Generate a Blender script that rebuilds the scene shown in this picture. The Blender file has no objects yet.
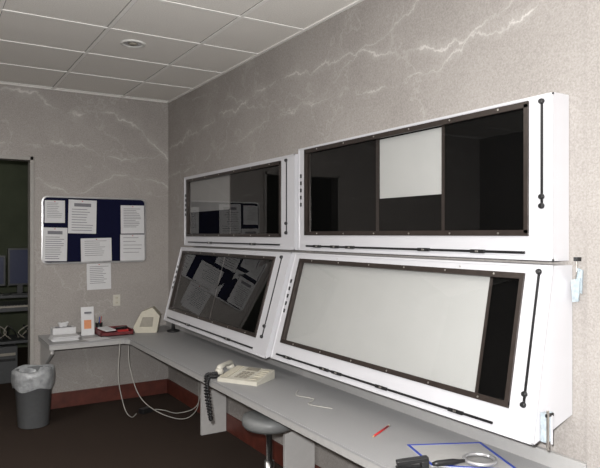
import bpy, bmesh, math, random
from mathutils import Vector, Matrix
random.seed(4)
S = bpy.context.scene
try:
    S.view_settings.view_transform = 'Standard'
    S.view_settings.look = 'None'
except Exception: pass

# ------------------------------------------------------------ materials
def base_mat(name):
    m = bpy.data.materials.new(name); m.use_nodes = True
    nt = m.node_tree; b = nt.nodes['Principled BSDF']
    return m, nt, b
def mat(name, col, rough=0.5, metal=0.0, var=0.06, scale=30.0, bump=0.0, bscale=200.0, emit=None, spec=None, coat=0):
    m, nt, b = base_mat(name)
    N = nt.nodes; L = nt.links
    tc = N.new('ShaderNodeTexCoord')
    nz = N.new('ShaderNodeTexNoise'); nz.inputs['Scale'].default_value = scale; nz.inputs['Detail'].default_value = 3
    L.new(tc.outputs['Object'], nz.inputs['Vector'])
    cr = N.new('ShaderNodeValToRGB')
    c0 = [max(0, c*(1-var)) for c in col]; c1 = [min(1, c*(1+var)) for c in col]
    cr.color_ramp.elements[0].position = .3; cr.color_ramp.elements[1].position = .7
    cr.color_ramp.elements[0].color = (*c0, 1); cr.color_ramp.elements[1].color = (*c1, 1)
    L.new(nz.outputs['Fac'], cr.inputs['Fac']); L.new(cr.outputs['Color'], b.inputs['Base Color'])
    b.inputs['Roughness'].default_value = rough; b.inputs['Metallic'].default_value = metal
    if coat: b.inputs['Coat Weight'].default_value = coat; b.inputs['Coat Roughness'].default_value = .12
    if spec is not None: b.inputs['Specular IOR Level'].default_value = spec
    if bump > 0:
        n2 = N.new('ShaderNodeTexNoise'); n2.inputs['Scale'].default_value = bscale
        L.new(tc.outputs['Object'], n2.inputs['Vector'])
        bp = N.new('ShaderNodeBump'); bp.inputs['Strength'].default_value = bump; bp.inputs['Distance'].default_value = .01
        L.new(n2.outputs['Fac'], bp.inputs['Height']); L.new(bp.outputs['Normal'], b.inputs['Normal'])
    if emit:
        b.inputs['Emission Color'].default_value = (*emit[0], 1); b.inputs['Emission Strength'].default_value = emit[1]
    return m

def wallpaper(name, axis, lo, hi, curves):
    """speckled wallpaper with pale printed marble veins; axis = 'X' or 'Y' is the horizontal wall coordinate"""
    m, nt, b = base_mat(name); N = nt.nodes; L = nt.links
    geo = N.new('ShaderNodeNewGeometry'); sep = N.new('ShaderNodeSeparateXYZ'); L.new(geo.outputs['Position'], sep.inputs[0])
    def noise(scale, detail=3, rough=.5):
        n = N.new('ShaderNodeTexNoise'); n.inputs['Scale'].default_value = scale
        n.inputs['Detail'].default_value = detail; n.inputs['Roughness'].default_value = rough
        L.new(geo.outputs['Position'], n.inputs['Vector']); return n.outputs['Fac']
    def math_(op, a, c=None, d=None, clamp=False):
        n = N.new('ShaderNodeMath'); n.operation = op; n.use_clamp = clamp
        for i, v in enumerate((a, c, d)):
            if v is None: continue
            if isinstance(v, (int, float)): n.inputs[i].default_value = v
            else: L.new(v, n.inputs[i])
        return n.outputs[0]
    r = N.new('ShaderNodeValToRGB'); r.color_ramp.elements[0].position = .36; r.color_ramp.elements[1].position = .64
    r.color_ramp.elements[0].color = (.268, .247, .232, 1); r.color_ramp.elements[1].color = (.400, .376, .357, 1)
    f = math_('ADD', math_('MULTIPLY', noise(120, 4, .75), .75), math_('MULTIPLY', noise(2.2, 5, .6), .25))
    L.new(f, r.inputs['Fac'])
    mr = N.new('ShaderNodeMapRange'); mr.inputs['From Min'].default_value = lo; mr.inputs['From Max'].default_value = hi
    L.new(sep.outputs[axis], mr.inputs['Value'])
    wob = math_('ADD', math_('MULTIPLY', math_('SUBTRACT', noise(2.6, 6, .62), .5), .34),
                math_('MULTIPLY', math_('SUBTRACT', noise(26, 4, .7), .5), .03))
    tot = None
    for pts, wd, st in curves:
        fc = N.new('ShaderNodeFloatCurve')
        cv = fc.mapping.curves[0]
        P = sorted(((h-lo)/(hi-lo), z/3.0) for h, z in pts)
        cv.points[0].location = P[0]; cv.points[-1].location = P[-1]
        for p in P[1:-1]: cv.points.new(*p)
        fc.mapping.update()
        L.new(mr.outputs[0], fc.inputs['Value'])
        z = math_('MULTIPLY', fc.outputs[0], 3.0)
        dist = math_('ABSOLUTE', math_('SUBTRACT', math_('ADD', sep.outputs['Z'], wob), z))
        k = math_('SUBTRACT', 1.0, math_('DIVIDE', dist, wd), clamp=True)
        halo = math_('MULTIPLY', math_('SUBTRACT', 1.0, math_('DIVIDE', dist, wd*5), clamp=True), .22)
        k = math_('MULTIPLY', math_('MAXIMUM', k, halo), st)
        k = math_('MULTIPLY', k, math_('MULTIPLY', math_('SUBTRACT', noise(3.7+wd*40, 3), .36), 5.0, clamp=True))
        tot = k if tot is None else math_('MAXIMUM', tot, k)
    g = math_('ABSOLUTE', math_('SUBTRACT', noise(.85, 7, .6), .5))
    g = math_('MULTIPLY', math_('SUBTRACT', 1.0, math_('DIVIDE', g, .007), clamp=True), .14)
    tot = math_('MAXIMUM', tot, g) if tot is not None else g
    mx = N.new('ShaderNodeMixRGB'); L.new(tot, mx.inputs['Fac']); L.new(r.outputs['Color'], mx.inputs['Color1'])
    mx.inputs['Color2'].default_value = (.74, .72, .695, 1)
    L.new(mx.outputs[0], b.inputs['Base Color']); b.inputs['Roughness'].default_value = .75
    b.inputs['Specular IOR Level'].default_value = .2
    return m

WALL_R = wallpaper('wallpaper_right', 'Y', 0, 6.2, [
    ([(6.2, 2.5), (5.28, 2.62), (4.4, 2.66), (3.54, 2.74), (2.6, 2.64), (2.03, 2.52), (1.6, 2.6), (0, 3.0)], .011, .62),
    ([(6.2, 2.2), (5.2, 2.3), (4.3, 2.42), (3.2, 2.50), (2.4, 2.42), (1.5, 2.75), (0, 2.9)], .008, .5),
    ([(6.2, 3.0), (5.0, 2.85), (3.6, 2.5), (2.7, 2.75), (1.8, 3.0), (0, 3.0)], .007, .42)])
WALL_B = wallpaper('wallpaper_back', 'X', 0, 2.2, [
    ([(0, 2.75), (.9, 2.93), (1.2, 2.8), (1.48, 2.82), (1.8, 2.76), (2.0, 2.6), (2.2, 2.35)], .017, .6),
    ([(0, 2.5), (.9, 2.45), (1.3, 2.52), (1.7, 2.4), (2.2, 2.46)], .012, .42),
    ([(0, 2.1), (.9, 2.15), (1.3, 2.02), (1.7, 2.2), (2.2, 2.1)], .012, .38)])
WALL_P = mat('unseen_wall_darkened', (.055, .042, .034), .85, var=.1, scale=3)  # out-of-view walls, coloured dark so the viewer glass reflects black

CARPET = mat('carpet', (.046, .034, .028), 1, var=.5, scale=160, bump=.6, bscale=300, spec=.05)
TILE = mat('acoustic_tile', (.82, .80, .76), .95, var=.10, scale=140, bump=.2, bscale=260, spec=.1)
TBAR = mat('tbar', (.88, .87, .84), .6, var=.03)
TGAP = mat('tile_shadow_gap', (.25, .24, .22), .9)
WHITE = mat('white_enamel', (.565, .565, .595), .35, var=.01, scale=6, coat=.5)
WHITE2 = mat('white_enamel_shade', (.50, .50, .53), .45, var=.03, scale=8)
BRONZE = mat('bronze_trim', (.040, .031, .027), .35, metal=.3, var=.15)
BLACK = mat('black_plastic', (.012, .012, .013), .35, var=.2)
MASK = mat('black_mask', (.004, .004, .004), .9, var=.0, spec=0)
SCREWM = mat('screw_metal', (.5, .48, .45), .3, metal=.9)
PLEX = mat('opal_plexiglass', (.46, .465, .455), .55, var=.02, scale=5)
REFL_GREY = mat('reflection_grey', (.27, .27, .265), .55, var=.04, scale=5)  # flat grey painted in place of a reflection on the glass
DESK = mat('desk_laminate', (.30, .30, .305), .5, var=.06, scale=180)
DEDGE = mat('desk_edge', (.38, .375, .37), .5, var=.03)
LEG = mat('desk_leg', (.47, .46, .45), .6, var=.03)
BASE = mat('baseboard_red', (.095, .022, .014), .5, var=.25, scale=12)
NAVY = mat('navy_felt', (.006, .007, .026), .95, var=.25, scale=200, spec=.1)
ALU = mat('aluminium', (.55, .55, .56), .35, metal=.7)
PAPER = mat('paper', (.60, .60, .61), .8, var=.02)
INK = mat('ink', (.18, .18, .2), .8)
BEIGE = mat('beige_plastic', (.48, .45, .37), .45, var=.04)
BEIGED = mat('beige_plastic_dark', (.26, .24, .20), .5, var=.06)
CREAM = mat('cream_plastic', (.50, .48, .42), .45, var=.04)
MAROON = mat('maroon_leatherette', (.12, .012, .015), .5, var=.3)
GREYP = mat('grey_bin', (.13, .135, .14), .5, var=.06)
BAG = mat('bin_liner', (.30, .31, .32), .3, var=.25, scale=22, bump=.8, bscale=30)
STOOL = mat('stool_vinyl', (.15, .155, .155), .5, var=.06)
CHROME = mat('chrome', (.6, .6, .6), .2, metal=1)
CABW = mat('cable_white', (.42, .41, .38), .5)
RED = mat('red_paint', (.45, .03, .03), .4)
WOOD = mat('pencil_wood', (.6, .4, .2), .6)
BLUE = mat('blue_tape', (.02, .05, .35), .5)
TAG = mat('plastic_tag', (.36, .42, .46), .3, var=.2, scale=60)
ORANGE = mat('orange_print', (.6, .25, .12), .7)
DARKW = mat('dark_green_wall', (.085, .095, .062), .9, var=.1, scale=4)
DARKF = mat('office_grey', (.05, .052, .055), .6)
SCRN = mat('monitor_screen', (.02, .022, .035), .2, emit=((.028, .032, .06), .3))
DJAMB = mat('door_jamb', (.30, .285, .265), .5, var=.04)
PATCH = mat('lamp_lens', (.75, .75, .72), .4)

def glass_mat():
    m = bpy.data.materials.new('viewer_glass'); m.use_nodes = True; nt = m.node_tree; N = nt.nodes; L = nt.links
    N.remove(N['Principled BSDF']); out = N['Material Output']
    t = N.new('ShaderNodeBsdfTransparent'); t.inputs[0].default_value = (.95, .95, .95, 1)
    g = N.new('ShaderNodeBsdfGlossy'); g.inputs['Roughness'].default_value = .004
    lw = N.new('ShaderNodeLayerWeight'); lw.inputs['Blend'].default_value = .5
    p = N.new('ShaderNodeMath'); p.operation = 'POWER'; L.new(lw.outputs['Facing'], p.inputs[0]); p.inputs[1].default_value = 3.6
    q = N.new('ShaderNodeMath'); q.operation = 'MULTIPLY_ADD'; L.new(p.outputs[0], q.inputs[0]); q.inputs[1].default_value = .95; q.inputs[2].default_value = .045
    mx = N.new('ShaderNodeMixShader'); L.new(q.outputs[0], mx.inputs[0]); L.new(t.outputs[0], mx.inputs[1]); L.new(g.outputs[0], mx.inputs[2])
    L.new(mx.outputs[0], out.inputs['Surface']); return m
GLASS = glass_mat()

# ------------------------------------------------------------ mesh builder
class M:
    def __init__(s, name): s.name = name; s.v = []; s.f = []; s.mi = []; s.sm = []; s.mats = []
    def idx(s, m):
        if m not in s.mats: s.mats.append(m)
        return s.mats.index(m)
    def add(s, vs, fs, m, smooth=False):
        o = len(s.v); s.v += [tuple(v) for v in vs]; k = s.idx(m)
        for f in fs: s.f.append([o+i for i in f]); s.mi.append(k); s.sm.append(smooth)
    def hexa(s, p, m):
        s.add(p, [(0,1,2,3),(7,6,5,4),(0,4,5,1),(1,5,6,2),(2,6,7,3),(3,7,4,0)], m)
    def box(s, x0, x1, y0, y1, z0, z1, m):
        s.hexa([(x0,y0,z0),(x1,y0,z0),(x1,y1,z0),(x0,y1,z0),(x0,y0,z1),(x1,y0,z1),(x1,y1,z1),(x0,y1,z1)], m)
    def rbox(s, c, size, m, rz=0, rx=0, ry=0):
        R = Matrix.Rotation(rz,3,'Z') @ Matrix.Rotation(rx,3,'X') @ Matrix.Rotation(ry,3,'Y')
        pts = []
        for z in (-.5,.5):
            for x,y in ((-.5,-.5),(.5,-.5),(.5,.5),(-.5,.5)):
                pts.append(Vector(c)+R@Vector((x*size[0],y*size[1],z*size[2])))
        s.hexa(pts, m)
    def rings(s, rs, m, caps=True, smooth=True):
        n = len(rs[0]); vs = [p for r in rs for p in r]; fs = []
        for i in range(len(rs)-1):
            for j in range(n):
                a = i*n+j; b = i*n+(j+1)%n; fs.append((a,b,b+n,a+n))
        s.add(vs, fs, m, smooth)
        if caps:
            s.add(rs[0], [tuple(range(n))[::-1]], m); s.add(rs[-1], [tuple(range(n))], m)
    def tube(s, pts, r, m, seg=8, radii=None):
        pts = [Vector(p) for p in pts]; rs = []; up = None
        for i, p in enumerate(pts):
            t = (pts[min(i+1,len(pts)-1)]-pts[max(i-1,0)]).normalized()
            if up is None:
                up = t.orthogonal().normalized()
            up = (up - t*up.dot(t)).normalized(); sd = t.cross(up); rr = radii[i] if radii else r
            rs.append([p+rr*(math.cos(2*math.pi*k/seg)*up+math.sin(2*math.pi*k/seg)*sd) for k in range(seg)])
        s.rings(rs, m)
    def lathe(s, c, prof, m, seg=32, caps=True):
        s.rings([[(c[0]+r*math.cos(2*math.pi*k/seg), c[1]+r*math.sin(2*math.pi*k/seg), c[2]+z) for k in range(seg)] for r, z in prof], m, caps)
    def done(s, bevel=0, segs=2):
        me = bpy.data.meshes.new(s.name)
        v = [Vector(p) for p in s.v]
        mn = Vector([min(p[i] for p in v) for i in range(3)]); mx = Vector([max(p[i] for p in v) for i in range(3)])
        o = Vector(((mn.x+mx.x)/2, (mn.y+mx.y)/2, mn.z))
        me.from_pydata([p-o for p in v], [], s.f)
        for m in s.mats: me.materials.append(m)
        for i, p in enumerate(me.polygons): p.material_index = s.mi[i]; p.use_smooth = s.sm[i]
        bm = bmesh.new(); bm.from_mesh(me); bmesh.ops.remove_doubles(bm, verts=bm.verts, dist=1e-5)
        bmesh.ops.recalc_face_normals(bm, faces=bm.faces); bm.to_mesh(me); bm.free()
        ob = bpy.data.objects.new(s.name, me); ob.location = o; S.collection.objects.link(ob)
        if bevel:
            b = ob.modifiers.new('bevel', 'BEVEL'); b.width = bevel; b.segments = segs; b.limit_method = 'ANGLE'; b.angle_limit = math.radians(50)
        return ob
def spline(pts, n=10):
    pts = [Vector(p) for p in pts]; P = [pts[0]]+pts+[pts[-1]]; out = []
    for i in range(1, len(P)-2):
        for k in range(n):
            t = k/n; a,b,c,d = P[i-1],P[i],P[i+1],P[i+2]
            out.append(.5*((2*b)+(-a+c)*t+(2*a-5*b+4*c-d)*t*t+(-a+3*b-3*c+d)*t**3))
    out.append(pts[-1]); return out

# ------------------------------------------------------------ room shell
W, D, H = 2.187, 6.14, 3.0
LX, BY = -2.6, -2.6
DX0, DX1, DZ = -.15, .893, 2.35
def slab(name, *a):
    m = M(name); m.box(*a); return m.done()
slab('floor', LX-.1, W+.1, BY-.1, 9.9, -.1, 0, CARPET)
slab('ceiling', LX-.1, W+.1, BY-.1, 9.9, H, H+.1, TILE)
slab('wall_right', W, W+.1, BY-.1, D, 0, H, WALL_R)
slab('wall_left', LX-.1, LX, BY-.1, D, 0, H, WALL_P)
slab('wall_front', LX, W, BY-.1, BY, 0, H, WALL_P)
m = M('wall_back')
m.box(DX1, W+.1, D, D+.12, 0, H, WALL_B); m.box(LX-.1, DX0, D, D+.12, 0, H, WALL_B); m.box(DX0, DX1, D, D+.12, DZ, H, WALL_B)
m.done()
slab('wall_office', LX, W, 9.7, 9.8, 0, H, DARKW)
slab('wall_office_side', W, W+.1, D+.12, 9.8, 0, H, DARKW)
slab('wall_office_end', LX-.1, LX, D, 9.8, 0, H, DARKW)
slab('wall_pilaster', W-.022, W, -1.2, 1.425, 0, H, WALL_R)
m = M('trim_door')
m.box(DX1-.03, DX1+.004, D-.012, D+.13, 0, DZ+.004, DJAMB); m.box(DX0-.004, DX0+.03, D-.012, D+.13, 0, DZ+.004, DJAMB)
m.box(DX0, DX1, D-.012, D+.13, DZ-.03, DZ+.004, DJAMB); m.done(.002)
m = M('baseboard_back'); m.box(DX1+.02, W-.016, D-.014, D, 0, .145, BASE); m.done(.003)
m = M('baseboard_right'); m.box(W-.014, W, 1.43, D, 0, .145, BASE); m.done(.003)

# ceiling grid
m = M('ceiling_grid'); T = .65; w = .012
x = 1.71
while x > LX:
    m.box(x-w, x+w, BY, D-.001, H-.006, H, TBAR); m.box(x-w-.005, x+w+.005, BY, D-.001, H-.001, H, TGAP); x -= T
y = 6.07 - 9*T
while y < D:
    m.box(LX, W-.001, y-w, y+w, H-.0065, H, TBAR); m.box(LX, W-.001, y-w-.005, y+w+.005, H-.001, H, TGAP); y += T
m.box(W-.022, W, BY, D, H-.008, H, TBAR); m.box(DX0-3, W, D-.022, D, H-.008, H, TBAR)
m.done()
# recessed downlight
m = M('recessed_downlight'); c = (1.29, 4.36, H)
m.lathe(c, [(.088, -.001), (.086, -.010), (.070, -.012), (.064, -.004)], PATCH, 40, False)
m.lathe(c, [(.064, -.004), (.04, -.002), (.0005, -.0015)], ALU, 40, False)
m.lathe(c, [(.028, -.002), (.035, -.008), (.024, -.014), (.001, -.016)], BEIGED, 24, False)
m.done()

# ------------------------------------------------------------ light boxes (x-ray film viewers)
def viewer(name, F, Bk, win, content, slot, knobs, rail, railknobs, marks):
    TL, TR, BR, BL = [Vector(p) for p in F]
    n = -((TR-TL).cross(BL-TL)).normalized()
    if n.x < 0: n = -n           # into the wall
    def P(u, v, w=0): return (BL*(1-u)+BR*u)*(1-v)+(TL*(1-u)+TR*u)*v + n*w
    Wd = (TR-TL).length; Ht = (TL-BL).length
    m = M(name)
    u0, v0, u1, v1 = win
    def quad(a, mt): m.add(a, [(0,1,2,3)], mt)
    U = [0, u0, u1, 1]; V = [0, v0, v1, 1]
    for i in range(3):
        for j in range(3):
            if i == 1 and j == 1: continue
            quad([P(U[i],V[j]), P(U[i+1],V[j]), P(U[i+1],V[j+1]), P(U[i],V[j+1])], WHITE)
    dp = .034
    for a, b in (((u0,v0),(u1,v0)),((u1,v0),(u1,v1)),((u1,v1),(u0,v1)),((u0,v1),(u0,v0))):
        quad([P(*a), P(*b), P(*b,dp), P(*a,dp)], BRONZE)
    quad([P(u0,v0,dp), P(u1,v0,dp), P(u1,v1,dp), P(u0,v1,dp)], MASK)
    b4 = [Vector(p) for p in Bk]   # TL TR BR BL
    f4 = [P(0,1), P(1,1), P(1,0), P(0,0)]
    for i in range(4):
        j = (i+1) % 4
        quad([f4[i], f4[j], b4[j], b4[i]], WHITE)
    quad(b4, WHITE2)
    def bar(a, b, c, d, w0, w1, mt):
        m.hexa([P(a,b,w0),P(c,b,w0),P(c,d,w0),P(a,d,w0),P(a,b,w1),P(c,b,w1),P(c,d,w1),P(a,d,w1)], mt)
    lu, lv = .006/Wd, .006/Ht
    for q in ((0,0,1,lv*1.5),(0,1-lv*1.5,1,1),(0,0,lu*1.5,1),(1-lu*1.5,0,1,1)): bar(*q, -.004, .001, WHITE)
    tu, tv = .022/Wd, .022/Ht
    for q in ((u0-tu*.4,v0-tv*.5,u1+tu*.4,v0+tv*.6),(u0-tu*.4,v1-tv*.6,u1+tu*.4,v1+tv*.5),(u0-tu*.4,v0,u0+tu*.5,v1),(u1-tu*.5,v0,u1+tu*.4,v1)):
        bar(*q, -.009, .006, BRONZE)
    for k in range(6):
        uu = u0+(u1-u0)*(k+.5)/6
        for vv in (v0, v1):
            p = P(uu, vv, -.009); m.tube([p, p-n*.0025], .0045, SCREWM, 8)
    quad([P(u0,v0,.012), P(u1,v0,.012), P(u1,v1,.012), P(u0,v1,.012)], GLASS)
    for k, (pts, mt, dd) in enumerate(content):
        if len(pts) == 2:
            (a, b), (c, d) = pts; pts = [(a,b),(c,b),(c,d),(a,d)]
        q = [(u0+(u1-u0)*a, v0+(v1-v0)*b) for a, b in pts]
        m.hexa([P(a,b,dp-dd) for a, b in q]+[P(a,b,dp-dd+.0012) for a, b in q], mt)
    su, sv0, sv1 = slot
    bar(su-.0055/Wd, sv0, su+.0055/Wd, sv1, -.003, .001, BLACK)
    for sv in (sv0, sv1)+tuple(knobs):
        p = P(su, sv, 0); m.tube([p, p-n*.006, p-n*.014], .011, BLACK, 14, [.012, .012, .009])
    ra, rb, rv = rail
    bar(ra, rv-.0055/Ht, rb, rv+.0055/Ht, -.006, .001, BLACK)
    bar(ra-.01, rv-.012/Ht, rb+.01, rv-.0085/Ht, -.003, .001, WHITE2)
    for ru in railknobs:
        bar(ru-.02, rv-.008/Ht, ru+.02, rv+.008/Ht, -.013, 0, BLACK)
        bar(ru-.004, rv-.004/Ht, ru+.004, rv+.004/Ht, -.015, -.012, SCREWM)
    for ma in marks:
        bar(.013, ma-.013/Ht, .013+.014/Wd, ma+.011/Ht, -.005, .001, BLACK)
    for uu in (.25, .75):
        p = P(uu, .5*(1+v1), 0); m.tube([p, p-n*.002], .004, SCREWM, 8)
    return m.done()

xb = W-.003
MK = [.45, .52, .59, .66, .73]
viewer('xray_light_box', [(2.09,3.405,2.19),(2.09,1.515,2.19),(2.09,1.515,1.535),(2.09,3.405,1.535)],
       [(xb,3.405,2.19),(xb,1.515,2.19),(xb,1.515,1.535),(xb,3.405,1.535)],
       (.047,.165,.935,.962),
       [([(.42,.36),(.70,.97)], PLEX, .006), ([(.405,0),(.42,1)], BRONZE, .012), ([(.70,0),(.712,1)], BRONZE, .012)],
       (.972,.33,.96), (.385,), (.05,.93,.045), (.12,.22,.30,.62,.80), MK)
viewer('xray_light_box', [(2.09,5.43,2.165),(2.09,3.45,2.165),(2.09,3.45,1.535),(2.09,5.43,1.535)],
       [(xb,5.43,2.165),(xb,3.45,2.165),(xb,3.45,1.535),(xb,5.43,1.535)],
       (.037,.15,.905,.94),
       [([(.0,.42),(.5,1)], REFL_GREY, .004), ([(.0,.0),(.5,.42)], MASK, .004), ([(.5,0),(.51,1)], BRONZE, .012)],  # upper left panel stands in for the grey reflected in the glass
       (.945,.18,.95), (.28,), (.05,.9,.05), (.3,.7), MK)
viewer('xray_light_box', [(2.07,3.41,1.518),(2.07,1.50,1.518),(1.95,1.50,.85),(1.885,3.41,.858)],
       [(xb,3.41,1.518),(xb,1.50,1.518),(xb,1.50,.93),(xb,3.41,.93)],
       (.045,.175,.93,.93),
       [([(.0,.0),(.89,1)], PLEX, .006), ([(.89,0),(.90,1)], BRONZE, .012)],
       (.968,.2,.96), (.26,), (.03,.90,.05), (.1,.3,.36,.55,.8), MK)
viewer('xray_light_box', [(2.07,5.46,1.518),(2.07,3.46,1.518),(1.875,3.46,.845),(1.905,5.47,.851)],
       [(xb,5.46,1.518),(xb,3.46,1.518),(xb,3.46,.93),(xb,5.47,.93)],
       (.04,.17,.9,.935),
       [([(.5,0),(.51,1)], BRONZE, .012)],
       (.945,.18,.95), (.28,), (.04,.9,.05), (.3,.7), MK)

# ------------------------------------------------------------ counters
ZD = .70
def prism(m, pts, z0, z1, mt):
    n = len(pts); vs = [(x,y,z0) for x,y in pts]+[(x,y,z1) for x,y in pts]
    fs = [tuple(range(n))[::-1], tuple(range(n, 2*n))]+[(i,(i+1)%n,(i+1)%n+n,i+n) for i in range(n)]
    m.add(vs, fs, mt)
xw = W-.025
m = M('wall_counter')
prism(m, [(1.60,.75),(xw,.75),(xw,5.555),(1.565,5.555),(1.60,5.50)], ZD-.012, ZD, DESK)
prism(m, [(1.603,.753),(xw,.753),(xw,5.555),(1.568,5.555),(1.603,5.50)], ZD-.05, ZD-.012, DEDGE)
m.done(.0015)
m = M('wall_counter')
prism(m, [(.93,5.556),(xw,5.556),(xw,D-.003),(.93,D-.003)], ZD-.012, ZD, DESK)
prism(m, [(.933,5.559),(xw,5.559),(xw,D-.003),(.933,D-.003)], ZD-.05, ZD-.012, DEDGE)
m.done(.0015)
m = M('trim_counter'); m.box(W-.0245, W-.001, 1.43, D-.004, ZD-.04, ZD+.06, DEDGE); m.done(.003)
for y in (4.7, 3.35, 1.6):
    m = M('counter_support_panel'); m.box(1.95, W-.017, y-.014, y+.014, 0, ZD-.051, LEG); m.box(1.95, 1.96, y-.03, y+.03, ZD-.09, ZD-.051, LEG); m.done(.002)
m = M('counter_bracket'); m.hexa([(.95,5.6,ZD-.051),(.975,5.6,ZD-.051),(.975,D-.003,ZD-.051),(.95,D-.003,ZD-.051),(.95,5.6,ZD-.09),(.975,5.6,ZD-.09),(.975,D-.003,ZD-.35),(.95,D-.003,ZD-.35)], LEG)
m.done(.002)

# ------------------------------------------------------------ bulletin board + notices
m = M('bulletin_board')
def rrect(x0,x1,z0,z1,r,y,n=6):
    out = []
    for cx,cz,a0 in ((x1-r,z1-r,0),(x0+r,z1-r,90),(x0+r,z0+r,180),(x1-r,z0+r,270)):
        for k in range(n+1):
            a = math.radians(a0+90*k/n); out.append((cx+r*math.cos(a), y, cz+r*math.sin(a)))
    return out
m.rings([rrect(.961,1.945,1.36,1.995,.05,D-.001), rrect(.961,1.945,1.36,1.995,.05,D-.02), rrect(.972,1.934,1.371,1.984,.042,D-.022),
         rrect(.976,1.930,1.375,1.980,.04,D-.018)], ALU, False, False)
a = rrect(.976,1.930,1.375,1.980,.04,D-.018); m.add(a, [tuple(range(len(a)))], NAVY)
m.done()
def notice(x0,x1,z0,z1,tilt=0,y=D-.0225,lines=9,head=False):
    m = M('pinned_notice'); cx=(x0+x1)/2; cz=(z0+z1)/2; R = Matrix.Rotation(tilt,3,'Y')
    def pb(a,b,c,d,ya,yb,mt):
        pts = []
        for yy in (ya,yb):
            for X,Z in ((a,c),(b,c),(b,d),(a,d)):
                v = R@Vector((X-cx,0,Z-cz)); pts.append((cx+v.x, yy, cz+v.z))
        m.hexa(pts, mt)
    pb(x0,x1,z0,z1,y-.0015,y,PAPER)
    w=x1-x0; h=z1-z0
    if head: pb(x0+w*.2,x1-w*.2,z1-h*.2,z1-h*.1,y-.002,y-.0015,INK)
    for k in range(lines):
        z = z1-h*(.28 if head else .12)-k*h*.7/lines
        pb(x0+w*.12, x0+w*random.uniform(.6,.9), z-h*.012, z+h*.006, y-.002, y-.0015, INK)
    p = Vector((cx, y-.0015, z1-.012)); m.tube([p, p-Vector((0,.006,0))], .005, RED, 8)
    m.done()
notice(.985,1.165,1.745,1.955,.0)
notice(1.195,1.455,1.645,1.965,.02,head=True)
notice(1.69,1.925,1.645,1.925,-.01,lines=12)
notice(1.685,1.93,1.375,1.635,.0,lines=5)
notice(.965,1.185,1.385,1.70,.02,lines=11,head=True)
notice(1.31,1.60,1.375,1.60,-.02,lines=8)
notice(1.37,1.60,1.10,1.355,-.015,lines=10,y=D-.001)
m = M('wall_outlet'); m.box(1.62,1.69,D-.007,D,.93,1.04,CREAM)
for z in (.962,1.008): m.box(1.642,1.668,D-.010,D-.006,z-.012,z+.012,BEIGE); m.box(1.648,1.65,D-.0105,D-.009,z-.005,z+.006,BLACK); m.box(1.66,1.662,D-.0105,D-.009,z-.005,z+.006,BLACK)
m.done(.001)

# ------------------------------------------------------------ waste basket with liner
m = M('waste_basket'); c = (.83,5.70,0)
m.lathe(c, [(.115,.0),(.125,.008),(.155,.46),(.162,.462),(.162,.475),(.150,.475),(.118,.02),(.0005,.015)], GREYP, 36)
def wav(r, z, amp, ph, n=36):
    return [(c[0]+(r+amp*math.sin(5*2*math.pi*k/n+ph)+amp*.6*math.sin(11*2*math.pi*k/n+ph*2))*math.cos(2*math.pi*k/n),
             c[1]+(r+amp*math.sin(5*2*math.pi*k/n+ph)+amp*.6*math.sin(11*2*math.pi*k/n+ph*2))*math.sin(2*math.pi*k/n),
             z+amp*2.4*math.sin(4*2*math.pi*k/n+ph)) for k in range(n)]
m.rings([wav(.162,.33,.006,1),wav(.170,.38,.006,.6),wav(.172,.44,.004,.3),wav(.168,.485,.003,0),wav(.158,.49,.003,0),wav(.14,.44,.008,.6),wav(.12,.30,.01,1.2)], BAG, False)
m.done()

# ------------------------------------------------------------ stool
m = M('stool'); c = (1.76,3.20,0)
m.lathe((c[0],c[1],.53), [(.05,-.035),(.145,-.03),(.160,-.012),(.163,.012),(.156,.035),(.13,.045),(.0005,.047)], STOOL, 40)
m.lathe(c, [(.028,.08),(.028,.30),(.018,.30),(.018,.50)], CHROME, 20)
for k in range(5):
    a = 2*math.pi*k/5+.3; d = Vector((math.cos(a),math.sin(a),0))
    m.tube([Vector(c)+Vector((0,0,.11)), Vector(c)+d*.10+Vector((0,0,.09)), Vector(c)+d*.17+Vector((0,0,.06))], .016, BLACK, 8)
    q = Vector(c)+d*.17; s_ = Vector((-d.y,d.x,0))
    m.tube([q-s_*.014+Vector((0,0,.028)), q+s_*.014+Vector((0,0,.028))], .028, BLACK, 14)
m.done()

# ------------------------------------------------------------ telephone
m = M('desk_telephone'); R = Matrix.Rotation(math.radians(-58),3,'Z'); o = Vector((1.79,3.56,ZD))
def tp(x,y,z): return o+R@Vector((x,y,z))
def tbox(x0,x1,y0,y1,z0,z1,mt,sl=0):
    m.hexa([tp(x0,y0,z0),tp(x1,y0,z0),tp(x1,y1,z0),tp(x0,y1,z0),tp(x0,y0,z1+sl*y0),tp(x1,y0,z1+sl*y0),tp(x1,y1,z1+sl*y1),tp(x0,y1,z1+sl*y1)], mt)
sl=.14
tbox(-.145,.145,-.115,.115,0,.040,CREAM,sl)
tbox(-.135,-.08,-.105,.105,.035,.046,BEIGE,sl)
for i in range(4):
    for j in range(3):
        y=-.085+i*.030; x=-.04+j*.032
        tbox(x,x+.022,y,y+.02,.035,.045,BEIGED,sl)
for i in range(6): tbox(.075,.13,-.095+i*.032,-.075+i*.032,.035,.044,BEIGE,sl)
tbox(-.04,.05,.05,.10,.035,.045,BEIGED,sl)
m.done(.003)
m = M('telephone_handset')
a = Vector((1.70,3.80,ZD)); b = Vector((1.86,3.93,ZD)); dr=(b-a)
m.tube([a+dr*t+Vector((0,0,h)) for t,h in ((0,.03),(.1,.040),(.3,.045),(.5,.047),(.7,.045),(.9,.040),(1,.03))], .02, CREAM, 12, [.012,.022,.017,.016,.017,.022,.012])
for q in (a+dr*.08, b-dr*.08): m.tube([q+Vector((0,0,.0)), q+Vector((0,0,.012)), q+Vector((0,0,.036))], .03, CREAM, 18, [.026,.030,.024])
m.done()
m = M('coiled_phone_cord'); pts=[]
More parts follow.
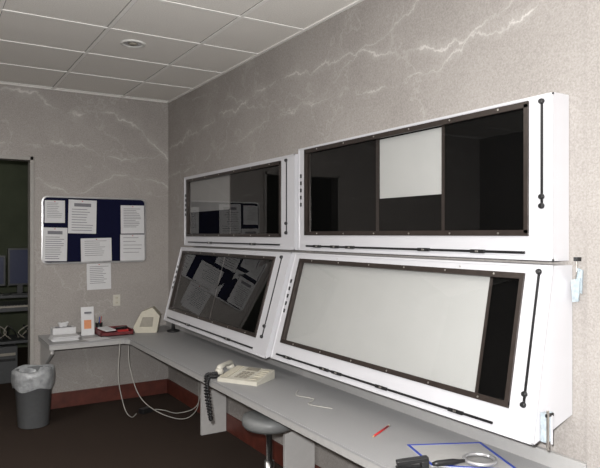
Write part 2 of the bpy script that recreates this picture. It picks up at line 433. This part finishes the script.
path = spline([(1.68,3.78,ZD+.013),(1.64,3.77,ZD+.013),(1.59,3.74,ZD+.013),(1.578,3.72,.62),(1.578,3.68,.52),(1.578,3.64,.46),(1.578,3.66,.55),(1.58,3.70,.65),(1.59,3.70,ZD+.013),(1.63,3.70,ZD+.013),(1.67,3.68,ZD+.013)],30)
for i,p in enumerate(path):
    t = (path[min(i+1,len(path)-1)]-path[max(i-1,0)]).normalized(); up = t.orthogonal().normalized(); sd=t.cross(up); a_=i*1.15
    pts.append(p+.010*(math.cos(a_)*up+math.sin(a_)*sd))
m.tube(pts, .005, BLACK, 6); m.done()

# ------------------------------------------------------------ items near the front of the counter
m = M('red_pencil'); a=Vector((1.773,2.239,ZD+.005)); b=Vector((1.955,2.335,ZD+.005)); d=b-a
m.tube([a,a+d*.08],.004,WOOD,6,[.0008,.0045]); m.tube([a+d*.08,a+d*.92],.0048,RED,6); m.tube([a+d*.92,b],.0048,BEIGE,8); m.done()
m = M('film_folder')
def flat(pts,z0,z1,mt):
    m.hexa([(x,y,z0) for x,y in pts]+[(x,y,z1) for x,y in pts], mt)
C=[(1.76,1.84),(1.84,2.08),(2.145,1.93),(2.02,1.62)]
flat(C,ZD,ZD+.004,DEDGE)
for i in range(4):
    a=Vector(C[i]); b=Vector(C[(i+1)%4]); cc=Vector((sum(p[0] for p in C)/4,sum(p[1] for p in C)/4))
    flat([a,b,b+(cc-b)*.07,a+(cc-a)*.07],ZD+.004,ZD+.0055,BLUE)
m.done()
m = M('magnifying_glass'); z=ZD+.018
cc=Vector((1.95,1.76,z)); ring=[cc+Vector((.062*math.cos(2*math.pi*k/30),.062*math.sin(2*math.pi*k/30),0)) for k in range(31)]
m.tube(ring,.008,ALU,8); m.lathe(cc,[(.0005,0),(.055,0)],GLASS,30,False)
dd=Vector((-.95,.30,0)).normalized(); m.tube([cc+dd*.065,cc+dd*.09,cc+dd*.12,cc+dd*.19,cc+dd*.21],.01,BLACK,12,[.006,.008,.013,.012,.007]); m.done()
m = M('stapler'); rz=math.radians(-25); o=Vector((1.675,1.86,ZD)); R=Matrix.Rotation(rz,3,'Z')
m.rbox(o+Vector((0,0,.006)),(.13,.04,.012),BLACK,rz); m.rbox(o+R@Vector((.0,0,.034)),(.13,.032,.020),BLACK,rz,0,math.radians(-6)); m.rbox(o+R@Vector((.05,0,.02)),(.03,.034,.03),BLACK,rz); m.done(.004)
m = M('loose_cable'); m.tube(spline([(1.93,3.15,ZD+.004),(1.86,3.05,ZD+.004),(1.90,2.93,ZD+.004),(1.82,2.86,ZD+.004),(1.88,2.72,ZD+.004)],10),.0025,CABW,6); m.done()

m = M('hanging_key_tag')
m.box(2.165,2.186,1.462,1.482,1.535,1.55,BLACK); m.tube(spline([(2.17,1.472,1.54),(2.162,1.466,1.50),(2.165,1.474,1.46)],6),.003,SCREWM,6)
m.hexa([(2.16,1.452,1.47),(2.16,1.49,1.46),(2.16,1.484,1.375),(2.16,1.458,1.38),(2.166,1.452,1.47),(2.166,1.49,1.46),(2.166,1.484,1.375),(2.166,1.458,1.38)],TAG)
m.hexa([(2.168,1.445,1.50),(2.168,1.47,1.51),(2.168,1.478,1.42),(2.168,1.45,1.41),(2.174,1.445,1.50),(2.174,1.47,1.51),(2.174,1.478,1.42),(2.174,1.45,1.41)],TAG)
m.done()
m = M('film_clip')
m.box(1.985,2.03,1.475,1.497,.86,.97,TAG); m.box(1.99,2.00,1.468,1.476,.83,.98,SCREWM); m.box(2.015,2.022,1.468,1.476,.85,.96,WHITE2); m.box(1.985,2.03,1.47,1.478,.955,.968,BLACK); m.done(.002)

# ------------------------------------------------------------ items on the back counter
m = M('tissue_box'); m.box(1.02,1.22,5.90,6.02,ZD,ZD+.085,PAPER); m.box(1.05,1.19,5.93,5.99,ZD+.085,ZD+.087,INK)
m.rings([[(1.12+.03*math.cos(a)*(1+.3*k),5.96+.012*math.sin(a)*(1+.5*k),ZD+.086+.02*k+.006*math.sin(3*a)) for a in [2*math.pi*j/16 for j in range(16)]] for k in range(3)],PAPER,False); m.done(.002)
m = M('paper_stack')
for k in range(6): m.rbox((1.09+random.uniform(-.01,.01),5.77+random.uniform(-.01,.01),ZD+.004+k*.006),(.22,.16,.0058),PAPER,random.uniform(-.08,.08))
m.done()
m = M('brochure_stand')
m.hexa([(1.27,5.90,ZD),(1.385,5.90,ZD),(1.385,5.93,ZD+.26),(1.27,5.93,ZD+.26),(1.27,5.905,ZD),(1.385,5.905,ZD),(1.385,5.935,ZD+.26),(1.27,5.935,ZD+.26)],PAPER)
m.hexa([(1.295,5.904,ZD+.06),(1.36,5.904,ZD+.06),(1.36,5.913,ZD+.14),(1.295,5.913,ZD+.14),(1.295,5.906,ZD+.06),(1.36,5.906,ZD+.06),(1.36,5.915,ZD+.14),(1.295,5.915,ZD+.14)],ORANGE)
m.box(1.27,1.385,5.895,5.99,ZD,ZD+.006,PAPER); m.box(1.30,1.36,5.905,5.925,ZD+.20,ZD+.215,INK); m.done()
m = M('desk_organizer_tray')
m.box(1.40,1.70,5.72,5.95,ZD,ZD+.01,MAROON)
m.box(1.40,1.41,5.72,5.95,ZD,ZD+.05,MAROON); m.box(1.69,1.70,5.72,5.95,ZD,ZD+.05,MAROON); m.box(1.40,1.70,5.72,5.73,ZD,ZD+.035,MAROON); m.box(1.40,1.70,5.94,5.95,ZD,ZD+.06,MAROON); m.box(1.55,1.56,5.73,5.94,ZD,ZD+.045,MAROON)
m.rbox((1.48,5.83,ZD+.055),(.10,.15,.012),PAPER,.3,.1); m.rbox((1.62,5.84,ZD+.050),(.11,.04,.03),BLACK,.4); m.rbox((1.62,5.79,ZD+.03),(.10,.03,.03),RED,.1); m.done(.002)
m = M('pen_cup'); m.lathe((1.46,6.04,ZD),[(.03,0),(.034,.09),(.031,.09),(.028,.01),(.0005,.009)],BLACK,18)
for k,(dx,dy,mt) in enumerate(((.012,0,RED),(-.01,.01,BEIGE),(0,-.012,BLUE))): m.tube([(1.46+dx*.5,6.04+dy*.5,ZD+.012),(1.46+dx*2,6.04+dy*2,ZD+.15)],.004,mt,6)
m.done()
m = M('loose_sheet'); m.rbox((1.35,5.66,ZD+.001),(.20,.14,.002),PAPER,.25); m.done()
m = M('beige_card_reader'); rz=math.radians(-25)
R=Matrix.Rotation(rz,3,'Z'); o=Vector((1.86,5.82,ZD))
def bp(x,y,z): return o+R@Vector((x,y,z))
prof=[(-.10,0),(.10,0),(.13,.16),(.06,.24),(-.04,.20),(-.12,.05)]
m.rings([[bp(x,-.08,z) for x,z in prof],[bp(x,.08,z) for x,z in prof]],BEIGE,True,False)
m.hexa([bp(-.105,-.055,.075),bp(-.105,.055,.075),bp(-.055,.055,.168),bp(-.055,-.055,.168),bp(-.112,-.055,.08),bp(-.112,.055,.08),bp(-.062,.055,.173),bp(-.062,-.055,.173)],BEIGED)
m.hexa([bp(-.06,-.085,.06),bp(.06,-.085,.06),bp(.07,-.085,.15),bp(-.03,-.085,.15),bp(-.06,-.079,.06),bp(.06,-.079,.06),bp(.07,-.079,.15),bp(-.03,-.079,.15)],BEIGED)
m.done(.006)
m = M('black_desk_lamp'); m.lathe((2.08,5.70,ZD),[(.06,0),(.06,.015),(.02,.025),(.012,.1),(.03,.2),(.035,.26),(.001,.28)],BLACK,20); m.done()

# ------------------------------------------------------------ cables under counter
for nm, pts, mt in (('power_cable',[(1.53,5.545,.69),(1.52,5.54,.60),(1.50,5.50,.35),(1.54,5.45,.10),(1.60,5.45,.012),(1.66,5.50,.02)],CABW),
                ('power_cable',[(1.62,5.60,.645),(1.60,5.5,.45),(1.66,5.4,.2),(1.80,5.30,.06),(1.95,5.10,.03),(2.02,4.95,.15),(2.0,4.86,.4),(2.0,4.84,.646)],CABW),
                ('power_cable',[(1.85,5.55,.02),(1.92,5.5,.012),(2.0,5.35,.012),(2.12,5.2,.10),(2.16,5.18,.35),(2.16,5.18,.645)],CABW),
                ('power_cable',[(2.15,4.6,.60),(2.10,4.45,.42),(2.08,4.25,.36),(2.10,4.05,.42),(2.15,3.95,.60)],CABW),
                ('power_cable',[(1.98,4.55,.645),(1.96,4.45,.50),(1.97,4.3,.44),(2.0,4.15,.50),(2.02,4.1,.645)],BLACK)):
    m = M(nm); m.tube(spline(pts,12),.0035,mt,6); m.done()
m = M('power_adapter'); m.rbox((1.76,5.55,.024),(.11,.07,.044),BLACK,.4); m.done(.006)

# ------------------------------------------------------------ office beyond the doorway
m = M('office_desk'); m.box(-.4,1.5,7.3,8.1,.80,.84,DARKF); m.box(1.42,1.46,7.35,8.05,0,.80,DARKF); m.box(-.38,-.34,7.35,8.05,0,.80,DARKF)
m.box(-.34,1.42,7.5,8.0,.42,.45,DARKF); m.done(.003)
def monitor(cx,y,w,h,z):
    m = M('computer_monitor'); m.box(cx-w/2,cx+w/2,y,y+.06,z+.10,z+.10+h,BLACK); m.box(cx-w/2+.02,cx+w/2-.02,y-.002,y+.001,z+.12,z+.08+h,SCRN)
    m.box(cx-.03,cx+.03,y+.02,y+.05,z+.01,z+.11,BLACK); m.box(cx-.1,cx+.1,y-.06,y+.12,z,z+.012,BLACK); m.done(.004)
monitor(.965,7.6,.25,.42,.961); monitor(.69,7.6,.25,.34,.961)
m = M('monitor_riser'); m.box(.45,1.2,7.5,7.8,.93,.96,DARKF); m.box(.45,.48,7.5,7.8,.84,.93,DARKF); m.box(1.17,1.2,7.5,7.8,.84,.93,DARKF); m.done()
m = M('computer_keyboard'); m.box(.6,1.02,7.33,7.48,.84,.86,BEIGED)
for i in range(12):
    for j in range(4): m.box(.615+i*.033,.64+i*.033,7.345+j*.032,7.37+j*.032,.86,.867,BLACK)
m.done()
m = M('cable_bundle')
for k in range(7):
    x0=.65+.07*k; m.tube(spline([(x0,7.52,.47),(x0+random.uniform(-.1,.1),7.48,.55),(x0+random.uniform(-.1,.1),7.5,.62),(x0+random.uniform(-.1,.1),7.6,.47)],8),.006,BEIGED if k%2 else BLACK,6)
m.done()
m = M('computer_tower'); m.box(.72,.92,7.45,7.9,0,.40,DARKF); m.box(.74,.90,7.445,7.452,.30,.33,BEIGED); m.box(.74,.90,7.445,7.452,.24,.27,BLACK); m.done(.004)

# ------------------------------------------------------------ lights
def area(name, loc, size, power, col, rot=(0,0,0)):
    l = bpy.data.lights.new(name,'AREA'); l.shape='RECTANGLE'; l.size=size[0]; l.size_y=size[1]; l.energy=power; l.color=col
    o = bpy.data.objects.new(name,l); o.location=loc; o.rotation_euler=rot; S.collection.objects.link(o)
l = bpy.data.lights.new('camera_flash','POINT'); l.energy=500; l.shadow_soft_size=.03; l.color=(1,.99,.975)
o = bpy.data.objects.new('camera_flash',l); o.location=(-.06,.02,1.74); S.collection.objects.link(o)
area('ceiling_troffer', (.2,-.9,H-.02), (1.2,.6), 30, (1,.97,.93))
area('ceiling_troffer', (-1.2,3.6,H-.02), (.6,1.2), 60, (1,.97,.93))
area('office_fill', (.3,8.9,H-.05), (.6,.6), 4, (.95,1,.85))  # added fill to lift the room beyond the door, not a fixture
w = bpy.data.worlds.new('world'); S.world = w; w.use_nodes=True; w.node_tree.nodes['Background'].inputs[0].default_value=(.02,.02,.02,1)

# ------------------------------------------------------------ camera
cd = bpy.data.cameras.new('camera'); cd.sensor_width=36; cd.lens=616/600*36; cd.clip_start=.05
co = bpy.data.objects.new('camera',cd); co.location=(0,0,1.64); co.rotation_euler=(math.radians(90),0,math.radians(-31.67)); S.collection.objects.link(co)
S.camera = co
